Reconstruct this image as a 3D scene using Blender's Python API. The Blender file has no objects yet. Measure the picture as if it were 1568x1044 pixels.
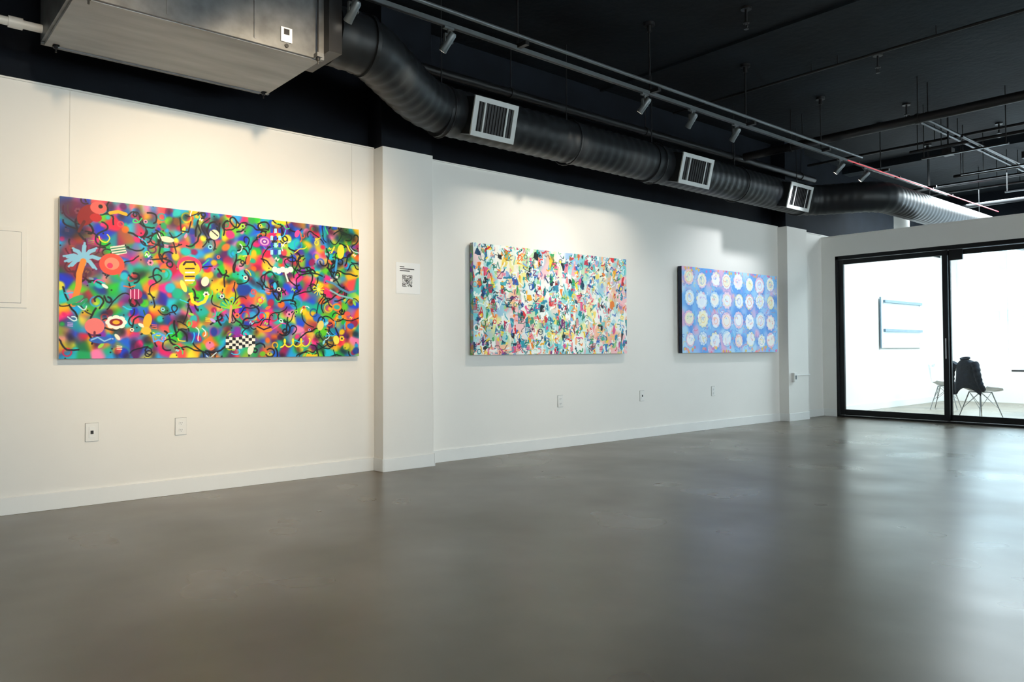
import bpy, bmesh, math, random
import numpy as np
from mathutils import Vector, Matrix
random.seed(7)
scene = bpy.context.scene
COL = scene.collection
scene.view_settings.view_transform = 'Standard'
scene.view_settings.look = 'None'
scene.view_settings.exposure = 0.0

# ------------------------------------------------------------ materials
def mat(name, color, rough=.5, metal=0., var=0., scale=6., bump=0., bscale=60., spec=.5, coat=0., emit=None, es=0., stretch=None):
    m = bpy.data.materials.new(name); m.use_nodes = True
    nt = m.node_tree; b = nt.nodes['Principled BSDF']
    b.inputs['Base Color'].default_value = (*color, 1)
    b.inputs['Roughness'].default_value = rough
    b.inputs['Metallic'].default_value = metal
    b.inputs['Specular IOR Level'].default_value = spec
    b.inputs['Coat Weight'].default_value = coat
    if emit:
        b.inputs['Emission Color'].default_value = (*emit, 1); b.inputs['Emission Strength'].default_value = es
    tc = nt.nodes.new('ShaderNodeTexCoord')
    mp = nt.nodes.new('ShaderNodeMapping')
    nt.links.new(tc.outputs['Object'], mp.inputs['Vector'])
    if stretch: mp.inputs['Scale'].default_value = stretch
    if var > 0:
        n = nt.nodes.new('ShaderNodeTexNoise'); n.inputs['Scale'].default_value = scale; n.inputs['Detail'].default_value = 4
        nt.links.new(mp.outputs['Vector'], n.inputs['Vector'])
        r = nt.nodes.new('ShaderNodeValToRGB')
        r.color_ramp.elements[0].position = .3; r.color_ramp.elements[1].position = .7
        r.color_ramp.elements[0].color = (*[c*(1-var) for c in color], 1)
        r.color_ramp.elements[1].color = (*[min(1, c*(1+var)) for c in color], 1)
        nt.links.new(n.outputs['Fac'], r.inputs['Fac']); nt.links.new(r.outputs['Color'], b.inputs['Base Color'])
    if bump > 0:
        n2 = nt.nodes.new('ShaderNodeTexNoise'); n2.inputs['Scale'].default_value = bscale
        nt.links.new(mp.outputs['Vector'], n2.inputs['Vector'])
        bp = nt.nodes.new('ShaderNodeBump'); bp.inputs['Strength'].default_value = bump; bp.inputs['Distance'].default_value = .01
        nt.links.new(n2.outputs['Fac'], bp.inputs['Height']); nt.links.new(bp.outputs['Normal'], b.inputs['Normal'])
    return m

M_wall = mat('white_wall_paint', (.81, .80, .77), .65, var=.012, scale=1.5, spec=.3)
M_trim = mat('white_trim_paint', (.80, .81, .80), .4, var=.01)
M_black = mat('black_wall_paint', (.006, .009, .014), .8, var=.2, scale=3, spec=.15)
M_ceil = mat('black_ceiling_paint', (.006, .010, .014), .75, var=.45, scale=1.3, bump=.5, bscale=14, spec=.2)
M_duct = mat('black_duct_metal', (.012, .015, .018), .42, metal=.15, var=.2, scale=4, spec=.35)
M_bmetal = mat('black_metal', (.012, .013, .015), .4, metal=.2, var=.1)
M_galv = mat('galvanized_steel', (.16, .17, .18), .45, metal=.6, var=.25, scale=9)
M_galvb = mat('unit_bottom_panel', (.37, .375, .37), .5, metal=.15, var=.2, scale=2.2, stretch=(3, .6, 1))
M_grey = mat('grey_metal', (.13, .15, .16), .4, metal=.5, var=.1)
M_plast = mat('white_plastic', (.78, .78, .76), .35, var=.01)
M_dark = mat('dark_slot', (.02, .02, .022), .6, var=.1)
M_frame = mat('black_aluminium', (.008, .010, .012), .4, metal=.2, var=.1, spec=.3)
M_regw = mat('white_register_paint', (.50, .53, .53), .45, var=.05)
M_paper = mat('paper', (.86, .88, .9), .6, var=.01)
M_red = mat('red_glow_tube', (.6, .03, .05), .3, emit=(1, .05, .08), es=.35, var=.05)
M_lens = mat('lamp_lens', (1, .95, .85), .3, emit=(1, .9, .75), es=3., var=.01)
M_shell = mat('white_shell_plastic', (.75, .78, .8), .35, var=.01)
M_jacket = mat('navy_jacket_cloth', (.010, .018, .032), .85, var=.35, scale=20, bump=.4, bscale=70, spec=.2)
M_chrome = mat('steel_wire', (.35, .36, .37), .3, metal=.9, var=.05)
M_table = mat('table_top_dark', (.05, .05, .055), .4, var=.15)
M_side1 = mat('canvas_edge_white', (.55, .55, .52), .7, var=.1, scale=20)
M_side3 = mat('canvas_edge_navy', (.012, .018, .045), .6, var=.4, scale=18)
M_facade = mat('facade_panels', (.80, .84, .88), .6, var=.04, scale=.5)
M_facade2 = mat('facade_bands', (.22, .28, .33), .4, var=.05)
M_board = mat('glass_board', (.70, .82, .86), .15, var=.02)
M_bars = mat('board_rail_blue_grey', (.14, .22, .28), .4, var=.05)

M_side2 = mat('canvas_edge_splashed', (.5, .3, .2), .6)
nt = M_side2.node_tree; vo = nt.nodes.new('ShaderNodeTexVoronoi'); vo.inputs['Scale'].default_value = 22
tcn = nt.nodes.new('ShaderNodeTexCoord'); nt.links.new(tcn.outputs['Object'], vo.inputs['Vector'])
hs = nt.nodes.new('ShaderNodeHueSaturation'); hs.inputs['Saturation'].default_value = .8; hs.inputs['Value'].default_value = .6
nt.links.new(vo.outputs['Color'], hs.inputs['Color']); nt.links.new(hs.outputs['Color'], nt.nodes['Principled BSDF'].inputs['Base Color'])

def floor_mat():
    m = bpy.data.materials.new('polished_concrete'); m.use_nodes = True
    nt = m.node_tree; N = nt.nodes; L = nt.links; b = N['Principled BSDF']
    tc = N.new('ShaderNodeTexCoord')
    def noise(scale, detail, rough=.5, dist=0):
        n = N.new('ShaderNodeTexNoise'); n.inputs['Scale'].default_value = scale; n.inputs['Detail'].default_value = detail
        n.inputs['Roughness'].default_value = rough; n.inputs['Distortion'].default_value = dist
        L.new(tc.outputs['Object'], n.inputs['Vector']); return n
    n1 = noise(1.3, 3, .5, 0); n2 = noise(6, 2, .5); n3 = noise(1.1, 2, .5, 0)
    r1 = N.new('ShaderNodeValToRGB'); r1.color_ramp.elements[0].position = .2; r1.color_ramp.elements[1].position = .8
    r1.color_ramp.elements[0].color = (.128, .102, .073, 1); r1.color_ramp.elements[1].color = (.212, .180, .136, 1)
    L.new(n1.outputs['Fac'], r1.inputs['Fac'])
    r2 = N.new('ShaderNodeValToRGB'); r2.color_ramp.elements[0].position = .2; r2.color_ramp.elements[1].position = .8
    r2.color_ramp.elements[0].color = (.93, .93, .93, 1); r2.color_ramp.elements[1].color = (1.06, 1.06, 1.06, 1)
    L.new(n2.outputs['Fac'], r2.inputs['Fac'])
    mx = N.new('ShaderNodeMixRGB'); mx.blend_type = 'MULTIPLY'; mx.inputs[0].default_value = 1
    L.new(r1.outputs['Color'], mx.inputs[1]); L.new(r2.outputs['Color'], mx.inputs[2])
    L.new(mx.outputs['Color'], b.inputs['Base Color'])
    rr = N.new('ShaderNodeMapRange'); rr.inputs[1].default_value = .2; rr.inputs[2].default_value = .8
    rr.inputs[3].default_value = .22; rr.inputs[4].default_value = .40
    L.new(n3.outputs['Fac'], rr.inputs[0]); L.new(rr.outputs[0], b.inputs['Roughness'])
    b.inputs['Specular IOR Level'].default_value = .7
    return m
M_floor = floor_mat()

def glass_mat():
    m = bpy.data.materials.new('clear_pane_glass'); m.use_nodes = True
    nt = m.node_tree; N = nt.nodes; L = nt.links; N.remove(N['Principled BSDF'])
    out = N['Material Output']; tr = N.new('ShaderNodeBsdfTransparent'); tr.inputs[0].default_value = (.97, 1, 1, 1)
    gl = N.new('ShaderNodeBsdfGlossy'); gl.inputs['Roughness'].default_value = .02
    fr = N.new('ShaderNodeFresnel'); fr.inputs[0].default_value = 1.3
    mx = N.new('ShaderNodeMixShader'); L.new(fr.outputs[0], mx.inputs[0]); L.new(tr.outputs[0], mx.inputs[1]); L.new(gl.outputs[0], mx.inputs[2])
    L.new(mx.outputs[0], out.inputs['Surface']); return m
M_glass = glass_mat()

# ------------------------------------------------------------ mesh builder
class B:
    def __init__(s): s.v = []; s.f = []; s.m = []; s.sm = []
    def add(s, vs, fs, mi, smooth=False):
        o = len(s.v); s.v += [tuple(v) for v in vs]
        for f in fs: s.f.append([i+o for i in f]); s.m.append(mi); s.sm.append(smooth)
    def box(s, a, b, mi=0, M=None):
        x0, x1 = sorted((a[0], b[0])); y0, y1 = sorted((a[1], b[1])); z0, z1 = sorted((a[2], b[2]))
        vs = [Vector(p) for p in [(x0,y0,z0),(x1,y0,z0),(x1,y1,z0),(x0,y1,z0),(x0,y0,z1),(x1,y0,z1),(x1,y1,z1),(x0,y1,z1)]]
        if M: vs = [M @ v for v in vs]
        s.add(vs, [(0,3,2,1),(4,5,6,7),(0,1,5,4),(1,2,6,5),(2,3,7,6),(3,0,4,7)], mi)
    def tube(s, pts, rad, seg=12, mi=0, caps=True, M=None):
        pts = [Vector(p) for p in pts]
        if M: pts = [M @ p for p in pts]
        n = len(pts)
        if not hasattr(rad, '__len__'): rad = [rad]*n
        T = []
        for i in range(n):
            t = pts[min(i+1, n-1)] - pts[max(i-1, 0)]
            T.append(t.normalized() if t.length > 1e-9 else (T[-1] if T else Vector((0, 0, 1))))
        up = Vector((0, 0, 1)) if abs(T[0].z) < .9 else Vector((1, 0, 0))
        nrm = (up - T[0]*up.dot(T[0])).normalized(); vs = []
        for i in range(n):
            nrm = (nrm - T[i]*nrm.dot(T[i])).normalized(); bi = T[i].cross(nrm)
            for k in range(seg):
                a = 2*math.pi*k/seg
                vs.append(pts[i] + (nrm*math.cos(a) + bi*math.sin(a))*rad[i])
        fs = [(i*seg+k, i*seg+(k+1) % seg, (i+1)*seg+(k+1) % seg, (i+1)*seg+k) for i in range(n-1) for k in range(seg)]
        s.add(vs, fs, mi, True)
        if caps:
            s.add(vs[:seg], [tuple(reversed(range(seg)))], mi); s.add(vs[-seg:], [tuple(range(seg))], mi)
    def grid(s, fn, nu, nv, mi=0, smooth=True):
        vs = [fn(i/nu, j/nv) for j in range(nv+1) for i in range(nu+1)]
        fs = [(j*(nu+1)+i, j*(nu+1)+i+1, (j+1)*(nu+1)+i+1, (j+1)*(nu+1)+i) for j in range(nv) for i in range(nu)]
        s.add(vs, fs, mi, smooth)
    def obj(s, name, mats, parent=None, bevel=0, solid=0):
        me = bpy.data.meshes.new(name); me.from_pydata(s.v, [], s.f); me.update()
        for m in mats: me.materials.append(m)
        for p, mi, sm in zip(me.polygons, s.m, s.sm): p.material_index = mi; p.use_smooth = sm
        o = bpy.data.objects.new(name, me); COL.objects.link(o)
        if parent: o.parent = parent
        if solid: md = o.modifiers.new('sol', 'SOLIDIFY'); md.thickness = solid; md.offset = 0
        if bevel: md = o.modifiers.new('bev', 'BEVEL'); md.width = bevel; md.segments = 2; md.limit_method = 'ANGLE'
        return o
def empty(name, loc=(0, 0, 0)):
    e = bpy.data.objects.new(name, None); e.empty_display_size = .1; e.location = loc; COL.objects.link(e); return e
def fillet(pts, r, n=8):
    pts = [Vector(p) for p in pts]; out = [pts[0]]
    for i in range(1, len(pts)-1):
        a, b, c = pts[i-1], pts[i], pts[i+1]
        d1 = (a-b); d2 = (c-b); q = min(r, d1.length*.48, d2.length*.48)
        p0 = b + d1.normalized()*q; p1 = b + d2.normalized()*q
        for k in range(n+1):
            t = k/n; out.append(p0*(1-t)**2 + b*2*t*(1-t) + p1*t*t)
    out.append(pts[-1]); return out
def resample(pts, ds):
    out = [pts[0]]; acc = 0
    for a, b in zip(pts[:-1], pts[1:]):
        L = (b-a).length
        if L < 1e-6: continue
        pos = ds-acc
        while pos <= L: out.append(a.lerp(b, pos/L)); pos += ds
        acc = L-(pos-ds)
    return out

# ------------------------------------------------------------ room shell
WX = -6.2; H0 = 2.99; CZ = 4.3; YF = 12.2; YB = 17.6; XR = 5.0; YN = -4.0
b = B(); b.box((-6.6, YN-.2, -.15), (XR+.2, YB+.2, 0)); b.obj('floor', [M_floor])
b = B(); b.box((-6.6, YN-.2, CZ), (XR+.2, YB+.2, CZ+.2))
b.box((-6.3, 6.9, CZ-.03), (XR, 6.93, CZ)); b.box((-6.3, 13.2, CZ-.12), (XR, 13.5, CZ))
b.obj('ceiling', [M_ceil])
b = B()
b.box((-6.5, YN, 0), (WX, YB, H0), 0)
b.box((-6.5, YN, H0), (-6.30, YB, CZ), 1)
b.box((-6.30, YN, H0), (WX+.012, YB, H0+.012), 0)     # top reveal bead
b.obj('wall_left', [M_wall, M_black])
for y0, y1 in ((3.67, 4.23), (10.82, 11.42)):
    b = B(); b.box((WX-.02, y0, 0), (-6.04, y1, H0), 0); b.box((-6.32, y0, H0), (-6.06, y1, CZ), 1)
    b.box((-6.04, y0, 0), (-6.028, y1, .12), 2); b.box((-6.2, y0-.012, 0), (-6.028, y0, .12), 2); b.box((-6.2, y1, 0), (-6.028, y1+.012, .12), 2)
    b.obj('wall_pilaster', [M_wall, M_black, M_trim], bevel=.004)
b = B()
for y0, y1 in ((YN, 3.658), (4.242, 10.808), (11.432, YF), (YF+.15, YB)):
    b.box((WX, y0, 0), (WX+.014, y1, .12))
b.obj('baseboard_left', [M_trim], bevel=.003)
DX0, DX1 = -5.97, -0.9; DT = 2.62
b = B()
b.box((WX, YF, 0), (DX0, YF+.15, 2.95)); b.box((DX0, YF, DT), (DX1, YF+.15, 2.95)); b.box((DX1, YF, 0), (XR, YF+.15, 2.95))
b.box((WX, YF-.01, 2.93), (XR, YF+.16, 2.96))
b.obj('wall_far', [M_wall])
b = B(); b.box((WX+.014, YF-.014, 0), (DX0, YF, .12)); b.box((DX1, YF-.014, 0), (XR, YF, .12)); b.obj('baseboard_far', [M_trim], bevel=.003)
b = B()
b.box((-6.5, YB, 0), (XR+.2, YB+.2, .85), 0); b.box((-6.5, YB, 3.6), (XR+.2, YB+.2, CZ), 1); b.box((-6.5, YB, .85), (-6.0, YB+.2, 3.6), 0)
b.box((4.4, YB, .85), (XR+.2, YB+.2, 3.6), 0)
b.obj('wall_end', [M_wall, M_black])
def window(name, p0, p1, z0, z1, axis, n, hz=()):
    b = B(); th = .035
    def bx(a0, a1, za, zb, t=th, mi=0):
        if axis == 'x': b.box((a0, p0[1]-t, za), (a1, p0[1]+t, zb), mi)
        else: b.box((p0[0]-t, a0, za), (p0[0]+t, a1, zb), mi)
    s0, s1 = (p0[0], p1[0]) if axis == 'x' else (p0[1], p1[1])
    bx(s0, s1, z0, z0+.06); bx(s0, s1, z1-.06, z1)
    for i in range(n+1):
        c = s0+(s1-s0)*i/n; bx(max(s0, c-.03), min(s1, c+.03), z0+.06, z1-.06)
    for h in hz: bx(s0, s1, h-.02, h+.02, .03)
    bx(s0+.03, s1-.03, z0+.05, z1-.05, .004, 1)
    return b.obj(name, [M_trim, M_glass])
window('window_1', (-6.0, YB+.1), (4.4, YB+.1), .85, 3.6, 'x', 5, ())
b = B(); b.box((-6.5, YN-.2, 0), (XR+.2, YN, CZ)); b.obj('wall_near', [M_wall])
b = B()
wins = [(-1.5, 4.2), (5.2, 11.0), (13.0, 17.0)]; WZ0, WZ1 = .7, 3.3
b.box((XR, YN, 0), (XR+.2, YB, WZ0)); b.box((XR, YN, WZ1), (XR+.2, YB, CZ))
ys = [YN] + [q for w in wins for q in w] + [YB]
for i in range(0, len(ys), 2): b.box((XR, ys[i], WZ0), (XR+.2, ys[i+1], WZ1))
b.obj('wall_right', [M_wall])
for i, (a, c) in enumerate(wins): window('window_%d' % (i+2), (XR+.1, a), (XR+.1, c), WZ0, WZ1, 'y', 3)

# sliding glass door
b = B(); fy0, fy1 = YF+.005, YF+.145
b.box((DX0, fy0, 0), (DX0+.05, fy1, DT)); b.box((DX1-.05, fy0, 0), (DX1, fy1, DT)); b.box((DX0, fy0, DT-.06), (DX1, fy1, DT)); b.box((DX0, fy0, 0), (DX1, fy1, .025))
def leaf(b, x0, x1, y, z0=.03, z1=DT-.065):
    b.box((x0, y-.022, z0), (x0+.075, y+.022, z1)); b.box((x1-.075, y-.022, z0), (x1, y+.022, z1))
    b.box((x0+.075, y-.022, z0), (x1-.075, y+.022, z0+.09)); b.box((x0+.075, y-.022, z1-.075), (x1-.075, y+.022, z1))
    b.box((x0+.07, y-.004, z0+.085), (x1-.07, y+.004, z1-.07), 1)
leaf(b, DX0+.05, -4.28, YF+.045); leaf(b, -4.34, -2.62, YF+.105); leaf(b, -2.68, DX1-.05, YF+.045)
b.tube([(-4.315, YF+.01, .95), (-4.315, YF+.01, 1.25)], .009, 8, 2)
b.tube([(-4.315, YF+.01, .98), (-4.315, YF+.03, .98)], .007, 8, 2); b.tube([(-4.315, YF+.01, 1.22), (-4.315, YF+.03, 1.22)], .007, 8, 2)
b.box((-4.26, YF+.03, DT-.22), (-4.08, YF+.08, DT-.065), 0)
b.obj('door_1', [M_frame, M_glass, M_chrome], bevel=.002)

# exterior building
b = B(); b.box((-30, 34, -6), (25, 36, 12), 0)
for z in (-1.2, 2.2, 5.2, 8.2):
    b.box((-30, 33.9, z), (25, 34.02, z+.35), 1)
for x in range(-28, 25, 6): b.box((x, 33.88, -6), (x+.25, 34.02, 12), 1)
b.obj('neighbouring_building', [M_facade, M_facade2])

# ------------------------------------------------------------ painter
def lin(c): c = np.asarray(c, dtype=float); return np.where(c <= .04045, c/12.92, ((c+.055)/1.055)**2.4)
def hx(h): return np.array([int(h[i:i+2], 16)/255. for i in (0, 2, 4)])
class Art:
    def __init__(s, W, H, base):
        s.W, s.H = W, H; s.asp = W/H; s.u = 1/H
        s.x = (np.arange(W)+.5)/H; s.y = (np.arange(H)+.5)/H
        s.im = np.ones((H, W, 3))*hx(base)
    def bb(s, x0, x1, y0, y1):
        i0 = max(0, int(x0*s.H)-2); i1 = min(s.W, int(x1*s.H)+3); j0 = max(0, int(y0*s.H)-2); j1 = min(s.H, int(y1*s.H)+3)
        if i0 >= i1 or j0 >= j1: return None
        X, Y = np.meshgrid(s.x[i0:i1], s.y[j0:j1]); return (slice(j0, j1), slice(i0, i1)), X, Y
    def put(s, sl, m, c, a=1.):
        c = hx(c) if isinstance(c, str) else c; m = (np.clip(m, 0, 1)*a)[..., None]
        s.im[sl] = s.im[sl]*(1-m) + c*m
    def ell(s, cx, cy, rx, ry, c, rot=0, a=1., soft=None):
        R = max(rx, ry)*1.1 + (soft or 0)*1.5; q = s.bb(cx-R, cx+R, cy-R, cy+R)
        if not q: return
        sl, X, Y = q; dx = X-cx; dy = Y-cy; co, si = math.cos(rot), math.sin(rot)
        d = np.sqrt(((dx*co+dy*si)/rx)**2 + ((-dx*si+dy*co)/ry)**2)
        sf = soft or s.u; s.put(sl, (1-d)*min(rx, ry)/sf+.5, c, a)
    def line(s, pts, w, c, a=1., soft=None):
        pts = np.asarray(pts, dtype=float); sf = soft or s.u; R = w+sf
        q = s.bb(pts[:, 0].min()-R, pts[:, 0].max()+R, pts[:, 1].min()-R, pts[:, 1].max()+R)
        if not q: return
        sl, X, Y = q; D = np.full(X.shape, 9.)
        for (ax, ay), (bx, by) in zip(pts[:-1], pts[1:]):
            vx, vy = bx-ax, by-ay; L = vx*vx+vy*vy+1e-12
            t = np.clip(((X-ax)*vx+(Y-ay)*vy)/L, 0, 1)
            D = np.minimum(D, np.hypot(X-ax-t*vx, Y-ay-t*vy))
        s.put(sl, (w*.5-D)/sf+.5, c, a)
    def poly(s, pts, c, a=1.):
        P = np.asarray(pts, dtype=float); q = s.bb(P[:, 0].min(), P[:, 0].max(), P[:, 1].min(), P[:, 1].max())
        if not q: return
        sl, X, Y = q; ins = np.zeros(X.shape, bool); n = len(P)
        for i in range(n):
            x1, y1 = P[i]; x2, y2 = P[(i+1) % n]
            ins ^= ((y1 > Y) != (y2 > Y)) & (X < (x2-x1)*(Y-y1)/((y2-y1) if y2 != y1 else 1e-9)+x1)
        s.put(sl, ins.astype(float), c, a)
    def ring(s, cx, cy, r, w, c, a=1.):
        s.line([(cx+r*math.cos(t), cy+r*math.sin(t)) for t in np.linspace(0, 2*math.pi, 20)], w, c, a)
    def blobs(s, n, pal, sig, rng, power=1.):
        step = 4; Wc, Hc = s.W//step+2, s.H//step+2
        X, Y = np.meshgrid(np.arange(Wc)*step/s.H, np.arange(Hc)*step/s.H)
        acc = np.zeros((Hc, Wc, 3)); ws = np.zeros((Hc, Wc))+1e-30
        for i in range(n):
            cx, cy = rng.uniform(0, s.asp), rng.uniform(0, 1)
            w = np.exp(-((X-cx)**2+(Y-cy)**2)/(2*sig*sig))*rng.uniform(.4, 2.5)
            acc += w[..., None]*hx(pal[rng.integers(len(pal))]); ws += w
        f = acc/ws[..., None]
        fx = np.arange(s.W)/step; fy = np.arange(s.H)/step; i = fx.astype(int); j = fy.astype(int); a = (fx-i)[None, :, None]; c = (fy-j)[:, None, None]
        g = lambda jj, ii: f[jj][:, ii]
        s.im = (g(j, i)*(1-a)+g(j, i+1)*a)*(1-c) + (g(j+1, i)*(1-a)+g(j+1, i+1)*a)*c
    def walk(s, rng, x, y, n, step, curl=.5):
        a = rng.uniform(0, 6.28); k = 0; P = [(x, y)]
        for i in range(n):
            k = k*.75+rng.normal(0, curl); a += k; x += step*math.cos(a); y += step*math.sin(a); P.append((x, y))
        return P

def hang(art, name, y0, depth, edge_mat, z0=1.06, hgt=1.15):
    wid = 2.38; W, H = art.W, art.H
    root = empty(name, (0, 0, 0))
    ys = np.linspace(y0, y0+wid, W); zs = np.linspace(z0+hgt, z0, H)
    Yg, Zg = np.meshgrid(ys, zs); xf = WX+.02+depth
    co = np.stack([np.full(Yg.shape, xf), Yg, Zg], -1).reshape(-1, 3).astype(np.float32)
    me = bpy.data.meshes.new('canvas_face'); me.vertices.add(W*H); me.vertices.foreach_set('co', co.ravel())
    idx = np.arange(W*H).reshape(H, W)
    q = np.stack([idx[1:, :-1], idx[1:, 1:], idx[:-1, 1:], idx[:-1, :-1]], -1).reshape(-1, 4).astype(np.int32)
    F = len(q); me.loops.add(F*4); me.loops.foreach_set('vertex_index', q.ravel()); me.polygons.add(F)
    me.polygons.foreach_set('loop_start', np.arange(0, F*4, 4, dtype=np.int32)); me.update(calc_edges=True)
    ca = me.color_attributes.new('Col', 'FLOAT_COLOR', 'POINT')
    rgba = np.ones((H*W, 4), dtype=np.float32); rgba[:, :3] = lin(np.clip(art.im, 0, 1)).reshape(-1, 3)
    ca.data.foreach_set('color', rgba.ravel()); me.validate()
    m = bpy.data.materials.new(name+'_paint'); m.use_nodes = True; nt = m.node_tree; bs = nt.nodes['Principled BSDF']
    at = nt.nodes.new('ShaderNodeAttribute'); at.attribute_name = 'Col'; nt.links.new(at.outputs['Color'], bs.inputs['Base Color'])
    bs.inputs['Roughness'].default_value = .5; bs.inputs['Specular IOR Level'].default_value = .3
    me.materials.append(m); o = bpy.data.objects.new('canvas_face', me); COL.objects.link(o); o.parent = root
    b = B(); b.box((WX+.02, y0, z0), (xf-.0015, y0+wid, z0+hgt)); 
    for yy in (y0+.3, y0+wid-.3): b.box((WX, yy-.05, z0+.2), (WX+.02, yy+.05, z0+hgt-.2))
    b.obj('stretcher', [edge_mat], root)
    return root

rng = np.random.default_rng(11)
# ---- painting 1
W1, H1 = 940, 454
A = Art(W1, H1, 'ffffff')
pal = ['0a2bd0','1048e8','00a8f0','12c8e0','f01070','ff1f8a','f01040','ff6a00','ffd400','fff030','20c830','0aa860','60d018','8a20b0','ff4a50','1060e0','ff80b8','ffc000','a00c50','10c8c8','10b0a8','20a0e8','ff7a20','18b048','0a3aa0','087040','00b890','e8d820','c01040','5a0a60','0890a0']
A.blobs(900, pal, .017, rng)
for i in range(240):
    c = pal[rng.integers(len(pal))]; x, y = rng.uniform(0, A.asp), rng.uniform(0, 1)
    r = rng.uniform(.012, .034); A.ell(x, y, r, r*rng.uniform(.7, 1.2), c, rng.uniform(0, 3), .9, soft=.012)
for i in range(40):
    x, y = rng.uniform(0, A.asp), rng.uniform(0, 1); r = rng.uniform(.015, .035)
    A.line([(x+r*math.cos(t), y+r*math.sin(t)) for t in np.linspace(0, 6.28, 14)], .009, pal[rng.integers(len(pal))], .85, .006)
for i in range(70):
    c = ['14051e','300a3a','0a1240','3a0618','04241c'][rng.integers(5)]; x, y = rng.uniform(0, A.asp), rng.uniform(0, 1)
    if rng.uniform() < .6: y = rng.choice([rng.uniform(0, .12), rng.uniform(.82, 1)])
    A.ell(x, y, rng.uniform(.015, .05), rng.uniform(.012, .03), c, rng.uniform(0, 3), .65, soft=.025)
for i in range(200):
    P = A.walk(rng, rng.uniform(0, A.asp), rng.uniform(0, 1), int(rng.integers(8, 22)), .013, .22)
    A.line(P, rng.uniform(.007, .012), ['06060c','0c0414','040820','06060c','140410','021a1c'][rng.integers(6)], .96, .004)
for i in range(60):
    P = A.walk(rng, rng.uniform(0, A.asp), rng.uniform(0, 1), int(rng.integers(4, 10)), .014, .35)
    A.line(P, .007, ['ff40a0','20d0ff','ffe820','ff6020','30e070','e0f8ff'][rng.integers(6)], .95, .003)
for i in range(110):
    x, y = rng.uniform(0, A.asp), rng.uniform(0, 1); A.ell(x, y, .005, .005, '101018', 0, .9, .003)
for i in range(75):  # small flat motifs scattered across the canvas
    x, y = rng.uniform(0.03, A.asp-.03), rng.uniform(.04, .96); c = ['fff2d8','ffe030','ff8fb8','8adcf0','f4f4ee','ff7040','9ae04a','c8a0f0'][rng.integers(8)]; s = rng.uniform(.009, .016); t = rng.integers(5)
    if t == 0: A.ell(x, y, s*1.5, s*.7, c, rng.uniform(0, 3))
    elif t == 1:
        for a in np.linspace(0, 6.28, 7)[:-1]: A.ell(x+s*.9*math.cos(a), y+s*.9*math.sin(a), s*.5, s*.5, c)
        A.ell(x, y, s*.5, s*.5, '401030')
    elif t == 2:
        for k in range(3): A.line([(x-s, y+k*s*.7-s*.7), (x+s, y+k*s*.7-s*.5)], .005, c)
    elif t == 3: A.line([(x-s, y), (x-s*.4, y-s), (x+s*.3, y+s*.5), (x+s, y-s*.4)], .007, c)
    else: A.ell(x, y, s, s, c); A.ell(x, y, s*.5, s*.5, '102050')
def P1(x, y):
    xs = (x-90)/460; s = xs/(1.291-.291*xs); yt = 295+54*xs; yb = 546-3*xs
    return (s*A.asp, (y-yt)/(yb-yt))
K = .0043
def e1(x, y, rx, ry, c, rot=0, **k): p = P1(x, y); A.ell(p[0], p[1], rx*K, ry*K, c, rot, **k)
def l1(pts, w, c, **k): A.line([P1(*p) for p in pts], w*K, c, **k)
def p1(pts, c): A.poly([P1(*p) for p in pts], c)
e1(112, 315, 26, 16, '5a0a30', 0, soft=.06, a=.8); e1(110, 352, 20, 12, '140a20', 0, soft=.05, a=.7); e1(530, 360, 22, 12, '0a3018', 0, soft=.06, a=.8)
# parrot
e1(132, 325, 11, 17, '8e1016', .5); e1(150, 314, 11, 9, 'f0605a'); e1(146, 329, 8, 6, 'c01a20'); l1([(168, 322), (180, 320), (192, 324)], 5, 'f2b01e'); e1(153, 312, 3, 3, '101010')
l1([(128, 335), (120, 350)], 4, '601018')
# palm
e1(126, 394, 34, 28, '7a1440', 0, soft=.04, a=.7)
for dx, dy in ((-30, -4), (-22, 12), (-16, -16), (2, -24), (20, -16), (28, 0), (20, 16), (2, 10), (-28, 4)):
    c0 = (127, 392); m = (c0[0]+dx*.5, c0[1]+dy*.5-3)
    l1([c0, m, (c0[0]+dx, c0[1]+dy)], 3, '86c4e4'); l1([c0, m, (c0[0]+dx*.8, c0[1]+dy*.8)], 5.5, '86c4e4')
l1([(127, 396), (121, 415), (120, 435), (112, 462)], 8, 'f08a2c'); l1([(112, 462), (124, 462), (132, 455)], 4, '1a9a60'); e1(115, 455, 12, 4, '38b070', -.5)
p1([(168, 374), (190, 371), (194, 384), (172, 388)], 'e8e0d0')
for k in range(3): l1([(170, 377+k*4), (192, 374+k*4)], 1.6, '208060')
e1(171, 401, 17, 16, 'f0503c'); e1(171, 400, 10, 9, 'ff8a70'); e1(168, 403, 4, 4, 'ff3060')
e1(255, 363, 11, 4.5, 'fff0c8', .1); e1(328, 356, 8, 8, 'f4ecc0'); l1([(324, 350), (333, 358)], 2, '303030')
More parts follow.
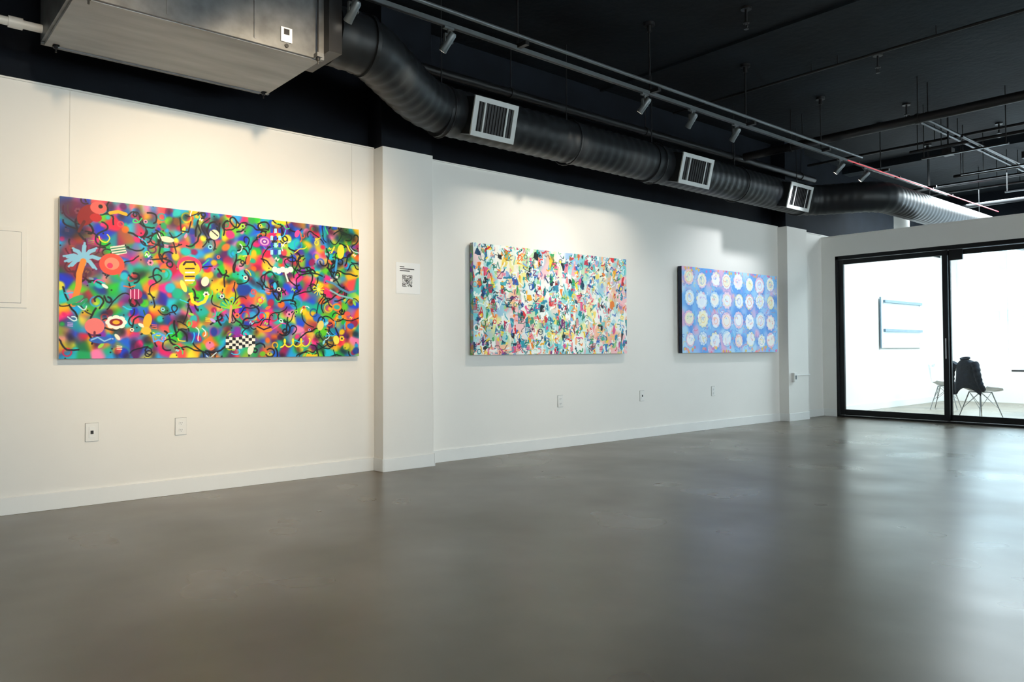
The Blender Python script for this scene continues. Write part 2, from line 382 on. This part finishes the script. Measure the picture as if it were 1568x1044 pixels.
# skull mask
e1(290, 404, 19, 15, 'ff3a6a'); e1(290, 408, 16, 13, 'ffc81e'); e1(290, 420, 9, 12, 'ffc81e')
l1([(281, 402), (284, 398), (297, 398), (299, 402)], 3, '281020')
for k in range(4): l1([(284, 408+k*6), (297, 408+k*6)], 2.4, 'ffffff' if k % 2 else '301020')
e1(314, 428, 6, 8, 'fff0d0', .3); e1(281, 435, 4, 10, 'f0f060', -.4)
l1([(293, 449), (295, 459), (303, 463), (313, 459), (317, 451)], 5, 'ffe41a'); l1([(290, 447), (294, 446)], 3, 'ffe41a')
for a in np.linspace(-2.9, -.2, 8): l1([(354, 470), (354+16*math.cos(a), 470+16*math.sin(a))], 2.4, '9ad01e')
l1([(354, 466), (352, 490)], 4, 'e8a070')
for a in np.linspace(0, 6.28, 9)[:-1]: e1(178+11*math.cos(a), 490+7*math.sin(a), 5, 4, 'fff6e8')
e1(178, 490, 9, 5.5, '8a1020'); e1(178, 490, 5, 3, 'ffb020')
e1(226, 488, 6, 11, 'ffb41e', .2); e1(224, 503, 7, 6, 'ffc43a'); l1([(222, 478), (220, 472)], 2, '106030')
e1(145, 496, 13, 12, 'f27a78'); l1([(145, 505), (145, 522)], 3, '702040'); e1(155, 517, 16, 5, '2a60c0'); l1([(140, 517), (150, 513), (160, 519), (170, 515)], 2, '90c8f0')
l1([(236, 520), (234, 510), (243, 507), (252, 511), (250, 520), (243, 517), (236, 520)], 2.4, '60a8ff')
e1(208, 447, 9, 8, 'b01a60'); 
for k in range(3): l1([(200+k*6, 440), (200+k*6, 454)], 1.6, 'ffb0d0')
for i in range(9):
    for j in range(4):
        x, y = 346+i*5, 512+j*4.5+math.sin(i*.7)*2; p1([(x, y), (x+5, y), (x+5, y+4.5), (x, y+4.5)], 'f4f0e6' if (i+j) % 2 else '14141c')
e1(384, 533, 5, 8, 'fff2e0', .3); e1(405, 501, 14, 5, 'f08a28', .1); l1([(394, 497), (404, 502), (415, 498)], 2.4, '281020')
# yellow looping scribble
sc = [(430+t*6.2+3.5*math.sin(t*3.1), 523-(t*.2)+6*math.cos(t*3.1)) for t in np.arange(0, 7.4, .2)]
l1(sc, 2.2, 'f8ec1c')
for i in range(3):
    for j in range(4): p1([(414+i*6, 347+j*11), (418+i*6, 347+j*11), (418+i*6, 354+j*11), (414+i*6, 354+j*11)], 'a0e8ff' if (i+j) % 2 else '2038c0')
for r, c in ((11, '9030c0'), (8, 'ffa0d0'), (5, '7020a0'), (2.5, 'ffd0e8')): e1(405, 367, r, r*.8, c)
for k in range(5): e1(421+k*6, 410+(k % 2)*2, 5, 5, 'f6f4ee')
e1(421, 435, 3, 6, '30c0f0'); l1([(437, 415), (441, 428)], 3, 'f6f4ee')
e1(522, 383, 7, 13, 'f8e030', .1); l1([(512, 376), (508, 384)], 3, 'f8e030'); l1([(532, 374), (536, 382)], 3, 'f8e030'); l1([(516, 396), (514, 412)], 4, '38a0e0')
for a in np.linspace(0, 6.28, 11)[:-1]: l1([(488, 441), (488+8*math.cos(a), 441+9*math.sin(a))], 1.5, 'f0e820')
e1(488, 441, 3.5, 3.5, 'f8f060')
l1([(500, 428), (512, 432), (522, 440), (534, 446), (545, 443)], 4, '5090b8'); l1([(506, 442), (520, 450), (540, 455)], 3, '80c0c8')
e1(516, 468, 9, 7, 'ff8a20'); e1(516, 468, 6, 4, '30b0a0'); e1(532, 478, 6, 4, 'f05a50')
e1(491, 496, 6, 9, 'f0d870', .3); e1(515, 518, 6, 8, 'f8ec50', -.2); e1(537, 497, 7, 5, '3060d0')
e1(455, 355, 4, 7, 'ff4aa0', .4); e1(380, 395, 3, 9, 'ff6a30', .2)
l1([(275, 330), (277, 350), (288, 352), (292, 336)], 2.2, '101018'); l1([(225, 360), (240, 352), (246, 364)], 2.4, '101018')
root1 = hang(A, 'abstract_painting', 1.10, .04, M_side1)
b = B()
for y in (1.17, 3.44): b.tube([(WX+.03, y, 2.2), (WX+.006, y, 2.32), (WX+.006, y, H0)], .0012, 6, 0)
b.obj('hanging_wires', [M_plast], root1)

# ---- painting 2
rng = np.random.default_rng(5)
A = Art(700, 338, 'f2f2ea')
A.blobs(120, ['f8f8f4','e8f4f4','a0dce0','f8c4cc','80d0d4','f0ec9a','f8c098','f4fafa','98bce4','c0e0b8'], .04, rng)
bold = ['d82028','1098b0','f0a810','101820','e05090','2058b8','f07818','28985a','0c3860','f4dc30','7a2a70','f4f4ee','38b0c0','f08890','2080a8','c02840','f4fafa','0c8090','308870','f6f2e6']
soft = ['70ccd8','f4a8b8','f6e070','a0d490','80a8e0','ffffff','f4fafa','f8b880','50b8c8','e8a0a8','f4fafa','ffffff','98d8e0','b8e4ea']
for i in range(760):  # painted patches
    x, y = rng.uniform(-.02, A.asp), rng.uniform(-.03, 1); fx = max(0, x/A.asp); pl = bold if rng.uniform() > .22+.42*fx else soft
    w, h = rng.uniform(.014, .054), rng.uniform(.020, .078); j = lambda: rng.normal(0, .009)
    P = [(x+j(), y+j()), (x+w*.5, y-h*.1+j()), (x+w+j(), y+j()), (x+w*1.1+j(), y+h*.5), (x+w+j(), y+h+j()), (x+w*.5, y+h*1.15), (x+j(), y+h+j())]
    A.poly(P, pl[rng.integers(len(pl))], .9)
for i in range(560):
    x, y = rng.uniform(0, A.asp), rng.uniform(0, 1); fx = x/A.asp
    pl = bold if rng.uniform() > .18+.45*fx else soft; c = pl[rng.integers(len(pl))]
    w = rng.uniform(.005, .017)
    if c == '101820': w *= .7
    A.line(A.walk(rng, x, y, int(rng.integers(3, 8)), rng.uniform(.008, .016), .45), w, c, rng.uniform(.8, 1))
for i in range(200):
    x, y = rng.uniform(0, A.asp), rng.uniform(0, 1); c = bold[rng.integers(len(bold))]; s = rng.uniform(.014, .034); t = rng.integers(5); w = rng.uniform(.005, .009)
    if t == 0: A.line([(x, y+s), (x, y-s), (x+s, y), (x, y+s*.2)], w, c)
    elif t == 1: A.ring(x, y, s*.8, w, c)
    elif t == 2: A.line([(x-s, y-s), (x+s, y-s), (x-s, y+s), (x+s, y+s)], w, c)
    elif t == 3: A.line([(x-s*.6, y+s), (x, y-s), (x+s*.6, y+s)], w, c)
    else:
        for k in range(4): A.line([(x-s, y+k*s*.45), (x+s, y+k*s*.45)], w*.6, c)
for i in range(90):
    x, y = rng.uniform(0, A.asp), rng.uniform(0, 1); A.line(A.walk(rng, x, y, int(rng.integers(3, 7)), .012, .4), rng.uniform(.008, .020), ['f8faf8','e8f6f8','d8f0f4'][rng.integers(3)], .92)
for i in range(100):
    x, y = rng.uniform(0, A.asp)*rng.uniform(.5, 1), rng.uniform(0, 1); A.line(A.walk(rng, x, y, int(rng.integers(4, 10)), .010, .5), .0055, '101820', .9)
hang(A, 'abstract_painting', 4.79, .05, M_side2)

# ---- painting 3
rng = np.random.default_rng(9)
A = Art(440, 213, 'a9cdf0')
A.blobs(220, ['5ca4ee','84c4f4','78b8f2','a0b4f0','dcb4dc','7cc0f4','b4dcf8','5c98e8','98ccf6'], .03, rng)
for i in range(360):
    x, y = rng.uniform(0, A.asp), rng.uniform(0, 1); c = ['f090b0','4a80dc','e8f4ff','60c0ea','f8d890','c090dc','e86890','5080dc'][rng.integers(8)]
    A.line(A.walk(rng, x, y, 4, .02, .6), .008, c, .75)
cols = 8; rows = 4
pc = ['f4f8fc','f8d8e8','f8f2c8','dceefc','f4c4d8','c8e4f8','ffffff']
for i in range(cols):
    for j in range(rows):
        x = (i+.5)/cols*A.asp*.97+.02+rng.normal(0, .012); y = (j+.5)/rows*.94+.02+rng.normal(0, .012); r = rng.uniform(.082, .110)
        n = int(rng.integers(9, 15)); base = pc[rng.integers(len(pc))]
        A.ell(x, y, r*1.12, r*1.1, '3c78d8', 0, .30, soft=.02)
        for a in np.linspace(0, 6.28, n+1)[:-1]: A.ell(x+r*.74*math.cos(a), y+r*.74*math.sin(a), r*.27, r*.27, base if rng.uniform() < .7 else pc[rng.integers(len(pc))], 0, .9)
        A.ell(x, y, r*.80, r*rng.uniform(.68, .80), ['fafcff','faf6ee','f2f8ff','f8f4d8','f8eaf2','ecf4fc'][rng.integers(6)], 0, .95)
        for q in range(int(rng.integers(2, 5))): A.line(A.walk(rng, x-r*.4+rng.uniform(0, r*.7), y-r*.4+rng.uniform(0, r*.6), 6, .014, .8), .006, ['f080a0','f2c040','60a0f0','f06060','80c890','b080e0','4a80e0'][rng.integers(7)], .6)
        if rng.uniform() < .5: A.ring(x, y, r*rng.uniform(.3, .7), .006, ['f2c030','e86a90','5a90e0','f07850','4a80e0'][rng.integers(5)], .6)
for i in range(70):
    x = rng.uniform(0, A.asp); A.ell(x, rng.choice([rng.uniform(.93, 1), rng.uniform(0, .04)]), .018, .018, ['f07898','f0c040','d868b0','f8a080'][rng.integers(4)], 0, .8)
hang(A, 'abstract_painting', 8.27, .06, M_side3)

# ------------------------------------------------------------ small wall things
def outlet(y, kind):
    b = B(); z = .525; x = WX
    b.box((x, y-.042, z-.065), (x+.007, y+.042, z+.065), 0)
    if kind == 0:
        b.box((x+.006, y-.02, z-.04), (x+.010, y+.02, z+.04), 1); b.box((x+.009, y-.010, z-.012), (x+.012, y+.010, z+.012), 2)
    else:
        for dz in (-.027, .027):
            b.tube([(x+.006, y, z+dz), (x+.010, y, z+dz)], .018, 20, 1)
            for dy in (-.007, .007): b.box((x+.009, y+dy-.0015, z+dz-.004), (x+.0108, y+dy+.0015, z+dz+.007), 2)
            b.tube([(x+.009, y, z+dz-.010), (x+.0108, y, z+dz-.010)], .0025, 8, 2)
    b.box((x, y-.044, z-.067), (x+.002, y+.044, z+.067), 3)
    b.obj('wall_outlet', [M_plast, M_trim, M_dark, M_grey], bevel=.0015)
for y, k in ((1.324, 0), (1.946, 1), (6.09, 1), (7.53, 0), (9.07, 1)): outlet(y, k)
b = B()
b.box((WX, .05, 1.415), (WX+.008, .915, 1.97), 0); b.box((WX+.008, .085, 1.445), (WX+.0085, .88, 1.94), 1); b.box((WX+.0085, .088, 1.448), (WX+.013, .877, 1.937), 0); b.box((WX+.013, .70, 1.66), (WX+.018, .735, 1.72), 1); b.box((WX+.018, .712, 1.675), (WX+.022, .722, 1.69), 2)
b.obj('electrical_panel', [M_wall, M_grey, M_dark], bevel=.0015)
# qr sign
b = B(); y0, y1, z0, z1 = 3.81, 4.075, 1.64, 1.93; x = -6.04
b.box((x, y0, z0), (x+.004, y1, z1), 0); cs = .0052; n = 21
rs = random.Random(3)
cy, cz = (y0+y1)/2-.01, z0+.075
for i in range(n):
    for j in range(n):
        on = rs.random() < .5
        for (ai, aj) in ((i, j), (n-1-i, j), (i, n-1-j)):
            if ai < 8 and aj < 8:
                on = (ai < 7 and aj < 7) and (ai in (0, 6) or aj in (0, 6) or (2 <= ai <= 4 and 2 <= aj <= 4)); break
        if on:
            a = cy+.055-n*cs+i*cs; c = cz+(n-1-j)*cs-.01
            b.box((x+.004, a, c), (x+.0046, a+cs, c+cs), 1)
for k in range(3): b.box((x+.004, y0+.04, z1-.045-k*.018), (x+.0045, y0+.04+[.05, .16, .11][k], z1-.037-k*.018), 1)
b.obj('qr_code_sign', [M_paper, M_dark])
b = B()
b.box((-6.04, 10.90, .60), (-5.99, 10.99, .74), 0); b.box((WX, 11.55, .62), (WX+.05, 11.64, .76), 0)
b.tube([(-6.02, 10.99, .70), (-6.02, 11.43, .70), (-6.17, 11.45, .70), (-6.17, 11.56, .70)], .011, 8, 0)
b.box((-6.04, 10.93, .64), (-5.984, 10.96, .70), 1)
b.obj('electrical_conduit', [M_plast, M_grey], bevel=.002)

# ------------------------------------------------------------ HVAC unit
root = empty('air_handling_unit'); b = B()
x0, x1, y0, y1, z0, z1 = -5.86, -4.90, .93, 2.50, 3.15, 3.72
b.box((x0, y0, z0+.02), (x1, y1, z1), 0)
b.box((x0+.02, y0+.02, z0), (x1-.02, y1-.02, z0+.02), 1)
b.box((x0, y0, z0+.005), (x0+.03, y1, z0+.035), 0); b.box((x1-.03, y0, z0+.005), (x1+.004, y1, z0+.035), 0)
b.box((x0+.02, 1.0, z0-.008), (x0+.05, 2.42, z0), 0)
for yy in (1.45, 2.0): b.box((x1, yy-.006, z0+.03), (x1+.006, yy+.006, z1), 0)
b.box((x1-.005, 1.5, z0+.28), (x1+.012, 1.95, z0+.52), 0)
b.box((x1+.004, 2.18, z0+.06), (x1+.008, 2.26, z0+.16), 3); b.box((x1+.008, 2.20, z0+.11), (x1+.009, 2.24, z0+.15), 2)
b.tube([(x1, 2.22, z0+.035), (x1+.012, 2.22, z0+.035)], .014, 12, 2)
for xx in (x0+.06, x1+.03):
    for yy in (y0+.08, y1-.06):
        b.box((xx-.03, yy-.02, z0-.0), (xx+.03, yy+.02, z0+.03), 0)
        b.tube([(xx, yy, z0-.045), (xx, yy, CZ)], .006, 8, 4); b.tube([(xx, yy, z0-.02), (xx, yy, z0)], .014, 6, 4)
b.box((-5.28, y1, z0+.05), (-4.82, y1+.10, z0+.48), 4)
b.obj('cabinet', [M_galv, M_galvb, M_dark, M_paper, M_bmetal], root, bevel=.003)
b = B(); b.tube([(-5.8, -1.5, 3.24), (-5.8, .93, 3.24)], .028, 12, 0); b.tube([(-5.8, .74, 3.24), (-5.8, .82, 3.24)], .038, 12, 0)
b.obj('drain_pipe', [M_plast], root)

# ------------------------------------------------------------ spiral duct
path = fillet([(-5.05, 2.62, 3.42), (-5.05, 2.95, 3.41), (-5.6, 3.85, 3.28), (-5.6, 10.55, 3.27), (-4.72, 11.0, 3.27), (-4.72, YB-.1, 3.24)], .32, 10)
rp = resample(path, .03); rad = []
for i in range(len(rp)):
    k = i % 4; rad.append(.215 + (.006 if k == 0 else 0))
b = B(); b.tube(rp, rad, 36, 0)
b.tube([Vector((-5.05, 2.9, 3.41)), Vector((-5.05, 2.93, 3.41))], .232, 36, 0)
for y in (3.98, 6.9, 10.35): b.tube([(-5.6, y, 3.27), (-5.6, y+.05, 3.27)], .230, 36, 0)
for y in (4.0, 5.6, 7.0, 8.7, 10.3):
    b.tube([(-5.6+.233*math.cos(a), y+.02, 3.27+.233*math.sin(a)) for a in np.linspace(0, 6.283, 25)], .008, 6, 0, caps=False)
    b.tube([(-5.6, y+.02, 3.5), (-5.6, y+.02, CZ)], .006, 6, 0)
for y in (12.8, 15.0): b.tube([(-4.72, y, 3.45), (-4.72, y, CZ)], .006, 6, 0)
b.obj('spiral_air_duct', [M_duct])
def register(ya, yb):
    c = Vector((-5.6, (ya+yb)/2, 3.27)); tilt = math.radians(-14)
    M = Matrix.Translation(c) @ Matrix.Rotation(-tilt, 4, 'Y')
    w = (yb-ya)/2; h = .165; d = .29; b = B()
    b.box((.12, -w-.01, -h+.0), (d, w+.01, h), 1, M)
    b.box((d, -w-.02, h-.035), (d+.016, w+.02, h+.01), 0, M); b.box((d, -w-.02, -h-.01), (d+.016, w+.02, -h+.035), 0, M)
    b.box((d, -w-.02, -h+.035), (d+.016, -w+.03, h-.035), 0, M); b.box((d, w-.03, -h+.035), (d+.016, w+.02, h-.035), 0, M)
    b.box((d+.001, -w+.03, -h+.035), (d+.003, w-.03, h-.035), 2, M)
    n = 12
    for i in range(n):
        y = -w+.05+(2*w-.1)*i/(n-1); b.box((d+.003, y-.003, -h+.035), (d+.014, y+.003, h-.035), 1, M)
    for y in (-w*.55, w*.55): b.box((d+.003, y-.009, -h+.035), (d+.018, y+.009, h-.035), 0, M)
    b.obj('air_vent_register', [M_regw, M_duct, M_dark], bevel=.002)
for a, c in ((4.17, 4.64), (7.20, 7.76), (9.60, 10.15)): register(a, c)

# ------------------------------------------------------------ pipes on ceiling
b = B(); b.tube([(-6.0, -2, 3.80), (-6.0, 11.6, 3.80)], .045, 14)
for y in (.5, 3.0, 5.2, 7.4, 9.3, 11.2): b.tube([(-6.0, y, 3.80), (-6.0, y, CZ)], .006, 6); b.tube([(-6.0, y-.02, 3.80), (-6.0, y+.02, 3.80)], .055, 14)
b.obj('ceiling_pipe', [M_bmetal])
b = B()
for yy, zz, r in ((9.45, 3.80, .055), (9.75, 3.90, .04)):
    b.tube([(-5.9, yy, zz), (XR-.1, yy, zz)], r, 14)
    for x in (-5.2, -3.6, -2.2, 0, 2): b.tube([(x, yy, zz), (x, yy, CZ)], .007, 6); b.tube([(x-.02, yy, zz), (x+.02, yy, zz)], r+.01, 14)
b.obj('ceiling_pipe', [M_bmetal])
b = B()
for yy, zz, r in ((8.1, 4.2, .015), (11.0, 3.80, .022), (11.6, 4.05, .02), (12.6, 3.7, .025), (14.2, 3.9, .03), (15.4, 4.0, .02), (16.3, 3.85, .04)):
    b.tube([(-6.1 if zz != 3.8 and zz != 3.7 else -4.3, yy, zz), (XR-.1, yy, zz)], r, 10)
    for x in (-4.2, -3.9, -2.9, -1.6, 0, 2): b.tube([(x, yy, zz), (x, yy, CZ)], .006, 6)
for x, z in ((-3.9, 4.0), (-3.8, 4.0), (-2.6, 4.0), (-3.3, 3.62)): b.tube([(x, 9.95, z), (x, YB-.1, z)], .018, 8)
for y in (10.6, 12.0, 13.9, 15.6):   # trapeze hangers
    b.box((-4.0, y-.02, 3.58), (-3.0, y+.02, 3.60)); b.tube([(-3.97, y, 3.58), (-3.97, y, CZ)], .006, 6); b.tube([(-3.03, y, 3.58), (-3.03, y, CZ)], .006, 6)
for x, y, z in ((-3.85, 11.1, 3.72), (-3.2, 12.1, 3.72), (-3.0, 14.0, 3.72)):
    b.box((x-.06, y-.06, z-.03), (x+.06, y+.06, z+.06)); b.tube([(x, y, z), (x, y, CZ)], .012, 8)
b.obj('electrical_conduit_run', [M_bmetal])
def sprinkler(x, y):
    b = B(); b.tube([(x, y, CZ), (x, y, CZ-.02)], .05, 16); b.tube([(x, y, CZ-.02), (x, y, CZ-.14)], .012, 8)
    b.tube([(x, y, CZ-.14), (x, y, CZ-.15)], .03, 12); b.tube([(x-.012, y, CZ-.14), (x-.015, y, CZ-.18), (x, y, CZ-.2), (x+.015, y, CZ-.18), (x+.012, y, CZ-.14)], .004, 6); b.tube([(x, y, CZ-.2), (x, y, CZ-.206)], .022, 12)
    b.obj('sprinkler_head', [M_bmetal])
for x, y in ((-3.6, 8.4), (-4.1, 10.4), (-3.6, 12.3), (-2.8, 10.9), (-3.9, 6.3)): sprinkler(x, y)

# ------------------------------------------------------------ track rails and heads
TX, TZ = -4.7, 3.60
b = B(); b.box((TX-.018, -1.5, TZ-.012), (TX+.018, 13.5, TZ+.02), 0); b.box((TX-.008, -1.5, TZ-.014), (TX+.008, 13.5, TZ-.011), 1)
b.tube([(TX+.1, -1.5, TZ+.06), (TX+.1, 10.2, TZ+.06)], .016, 10, 0)
for y in (.7, 2.4, 4.15, 5.87, 7.56, 9.28, 11.0, 12.7):
    b.tube([(TX, y, TZ+.02), (TX, y, CZ-.03)], .008, 8, 1); b.tube([(TX, y, CZ-.03), (TX, y, CZ)], .055, 18, 1); b.tube([(TX, y, CZ-.09), (TX, y, CZ-.03)], .022, 12, 1)
    b.box((TX-.03, y-.02, TZ-.0), (TX+.12, y+.02, TZ+.035), 1)
b.obj('track_light_rail', [M_grey, M_bmetal])
TX2 = -3.0
b = B(); b.box((TX2-.018, -1.5, TZ-.012), (TX2+.018, 3.6, TZ+.02), 0); b.box((TX2-.008, -1.5, TZ-.014), (TX2+.008, 3.6, TZ-.011), 1)
for y in (-1.2, 1.2, 3.4): b.tube([(TX2, y, TZ+.02), (TX2, y, CZ)], .008, 8, 1)
b.obj('track_light_rail', [M_grey, M_bmetal])
b = B(); b.tube([(TX+.10, 9.8, 3.56), (TX+.10, 15.6, 3.56)], .008, 10, 0)
for y in (10.1, 11.4, 12.6, 13.4): b.box((TX+.03, y-.01, 3.565), (TX+.11, y+.01, 3.585), 1)
b.obj('red_led_tube', [M_red, M_bmetal])
def head(x, y, ty, tz, energy, col, size=1.25):
    root = empty('track_light', (x, y, TZ)); b = B()
    c = Vector((0, 0, -.125)); d = (Vector((-6.15, ty, tz)) - Vector((x, y, TZ-.125))).normalized()
    b.box((-.017, -.045, -.032), (.017, .045, -.014), 0); b.tube([(0, 0, -.03), (0, 0, -.075)], .009, 10, 0)
    b.box((-.012, -.036, -.08), (.012, .036, -.068), 0); 
    for s in (-1, 1): b.box((-.012, s*.036-.003, -.135), (.012, s*.036+.003, -.068), 0)
    b.tube([c-d*.075, c-d*.06, c+d*.05, c+d*.085], [.022, .031, .031, .033], 20, 0)
    b.tube([c+d*.0852, c+d*.086], .026, 20, 1)
    b.obj('lamp_body', [M_grey, M_lens], root)
    if energy:
        L = bpy.data.lights.new('spot_beam', 'SPOT'); L.energy = energy; L.color = col; L.spot_size = size; L.spot_blend = 1.0; L.shadow_soft_size = .05
        o = bpy.data.objects.new('spot_beam', L); COL.objects.link(o); o.parent = root; o.location = c+d*.10; o.rotation_euler = d.to_track_quat('-Z', 'Y').to_euler()
warm = (1, .77, .50); neu = (1, .88, .72); cool = (.95, .97, 1)
for a in ((TX2, .9, 1.2, 1.75, 190, warm, 1.1), (TX2, 2.3, 2.5, 1.8, 360, warm, 1.15), (TX, 3.44, 2.9, 1.7, 45, warm, 1.3), (TX, 2.62, 2.3, 1.9, 0, warm, 1.5), (TX, 5.79, 5.4, 1.8, 115, neu, 1.4), (TX, 6.55, 6.6, 1.8, 95, neu, 1.4), (TX, 7.35, 7.4, 1.7, 0, neu, 1.3), (TX, 9.78, 9.3, 1.8, 105, cool, 1.45), (TX, 10.5, 9.9, 1.9, 0, cool, 1.3)): head(*a)
b = B(); b.tube(fillet([(-5.8, 13.3, 3.62), (-5.5, 13.3, 3.62), (-5.35, 13.3, 3.45), (-5.35, 13.3, 2.9)], .2), .12, 20, 0); b.obj('white_vent_pipe', [M_plast])

# ------------------------------------------------------------ glass room furniture
def shell_chair(name, loc, rot, jacket=False):
    root = empty(name, loc); root.rotation_euler = (0, 0, rot)
    prof = [(.23, .425, .20, .0), (.20, .445, .22, .01), (.10, .44, .235, .03), (-.02, .43, .24, .05), (-.13, .44, .24, .06), (-.19, .49, .235, .0), (-.225, .57, .225, 0), (-.25, .66, .215, 0), (-.27, .75, .19, 0), (-.28, .80, .15, 0), (-.282, .825, .09, 0)]
    def fn(u, v):
        t = v*(len(prof)-1); i = min(int(t), len(prof)-2); f = t-i; a, c = prof[i], prof[i+1]
        y, z, w, l = [a[k]*(1-f)+c[k]*f for k in range(4)]; s = (u-.5)*2
        fw = max(0, (v-.4)/.6); return (s*w, y+fw*.10*s*s*(1 if v > .45 else 0), z+l*s*s + (.03*s*s if v < .4 else 0))
    b = B(); b.grid(fn, 16, 40, 0); o = b.obj('seat_shell', [M_shell], root, solid=.008)
    b = B()
    for sx in (-1, 1):
        for sy in (-1, 1):
            b.tube([(sx*.11, sy*.10, .425), (sx*.215, sy*.215, 0)], [.010, .007], 10, 0)
            b.tube([(sx*.11, sy*.10, .42), (-sx*.17, sy*.17, .17)], .004, 6, 0)
        b.tube([(sx*.11, -.10, .42), (sx*.17, .17, .17)], .004, 6, 0); b.tube([(sx*.11, .10, .42), (sx*.17, -.17, .17)], .004, 6, 0)
    b.tube([(-.11, -.10, .42), (.11, -.10, .42), (.11, .10, .42), (-.11, .10, .42), (-.11, -.10, .42)], .006, 6, 0)
    b.obj('wire_legs', [M_chrome], root)
    if jacket:
        b = B(); secs = [(.935, .05, .035, 0), (.925, .10, .05, 0), (.90, .16, .06, 0), (.86, .21, .068, 0), (.78, .225, .075, 0), (.70, .23, .08, .01), (.62, .235, .085, .015), (.55, .24, .09, .02), (.48, .24, .085, .02), (.43, .235, .07, .02)]
        def jf(u, v):
            t = v*(len(secs)-1); i = min(int(t), len(secs)-2); f = t-i; z, w, d, _ = [secs[i][k]*(1-f)+secs[i+1][k]*f for k in range(4)]
            a = u*2*math.pi; wr = 1+.09*v*math.sin(a*7+v*5)+.05*math.sin(a*3+v*11)
            return (w*math.cos(a)*(1+.04*math.sin(v*9)), -.265+.05*math.cos(a)**2+d*math.sin(a)*wr, z-.03*v*math.sin(a*2+1)*2-.02*math.cos(a)**2*(1-v))
        b.grid(jf, 48, 26, 0)
        b.tube([(0.07*math.cos(a), -.265+.045*math.sin(a), .945+.015*math.sin(a)) for a in np.linspace(0, 6.28, 16)], .016, 8, 0)
        for s in (-1, 1):
            P = [(s*.19, -.27, .87), (s*.24, -.285, .80), (s*.265, -.29, .70), (s*.28, -.275, .60), (s*.29, -.25, .52), (s*.28, -.20, .46 if s > 0 else .38)]
            P = fillet(P, .05, 4); n = len(P); b.tube(P, [.055-.016*i/n+.005*math.sin(i*1.7) for i in range(n)], 14, 0)
        b.obj('draped_jacket', [M_jacket], root)
    return root
shell_chair('shell_chair', (-4.22, 13.32, 0), math.radians(-30), True)
shell_chair('shell_chair', (-5.35, 15.1, 0), math.radians(-80))
shell_chair('shell_chair', (-3.1, 15.9, 0), math.radians(170))
shell_chair('shell_chair', (-2.95, 13.25, 0), math.radians(10))
b = B(); b.box((-4.1, 14.4, .715), (-1.4, 15.3, .745), 0)
for x in (-3.8, -1.7):
    for s in (-1, 1): b.tube([(x, 14.85+s*.12, .715), (x, 14.85+s*.40, 0)], .016, 10, 1)
    b.tube([(x, 14.85-.28, .28), (x, 14.85+.28, .28)], .010, 8, 1); b.box((x-.03, 14.45, .69), (x+.03, 15.25, .715), 1)
b.tube([(-3.8, 14.85, .69), (-1.7, 14.85, .69)], .014, 8, 1)
b.obj('meeting_table', [M_table, M_chrome], bevel=.003)
b = B(); b.box((WX+.02, 14.35, 1.12), (WX+.035, 16.2, 2.05), 0)
for z in (1.42, 1.96): b.box((WX+.035, 14.45, z), (WX+.075, 16.15, z+.05), 1)
for z in (1.2, 1.95):
    for y in (14.45, 16.1): b.tube([(WX, y, z), (WX+.04, y, z)], .015, 10, 2)
b.box((WX+.02, 14.33, 1.11), (WX+.045, 14.36, 2.06), 1)
b.obj('wall_mounted_board', [M_board, M_bars, M_chrome])

# ------------------------------------------------------------ lights
w = bpy.data.worlds.new('World'); scene.world = w; w.use_nodes = True
bg = w.node_tree.nodes['Background']; bg.inputs[0].default_value = (.80, .93, 1.0, 1); bg.inputs[1].default_value = 6.2
def area(name, loc, rot, sx, sy, e, col):
    L = bpy.data.lights.new(name, 'AREA'); L.shape = 'RECTANGLE'; L.size = sx; L.size_y = sy; L.energy = e; L.color = col
    o = bpy.data.objects.new(name, L); COL.objects.link(o); o.location = loc; o.rotation_euler = rot; return o
area('ceiling_panel_lamp', (-3.6, 14.9, 3.9), (0, 0, 0), 3.5, 3.0, 700, (.84, .96, 1))  # unseen area lamp, added to brighten the glass room
# unseen fill lamps added inside the right-wall windows to raise the ambient light
for (a, c), e, col in zip(wins[:2], (95, 60), ((1, .80, .55), (1, .95, .88))):
    area('window_daylight', (XR-.03, (a+c)/2, (WZ0+WZ1)/2), (0, math.radians(90), 0), WZ1-WZ0, c-a, e, col)
# ------------------------------------------------------------ camera
cam = bpy.data.cameras.new('camera'); co = bpy.data.objects.new('camera', cam); COL.objects.link(co)
cam.sensor_width = 36; cam.lens = 36*1167/1568; cam.clip_start = .05
pitch = math.radians(1.2)
co.matrix_world = Matrix.Translation((0, 0, 1.10)) @ Matrix.Rotation(math.radians(49.1), 4, 'Z') @ Matrix.Rotation(math.pi/2+pitch, 4, 'X') @ Matrix.Rotation(math.radians(-.3), 4, 'Z')
cam.shift_y = -(522+1167*math.tan(pitch)-537)/1568
scene.camera = co
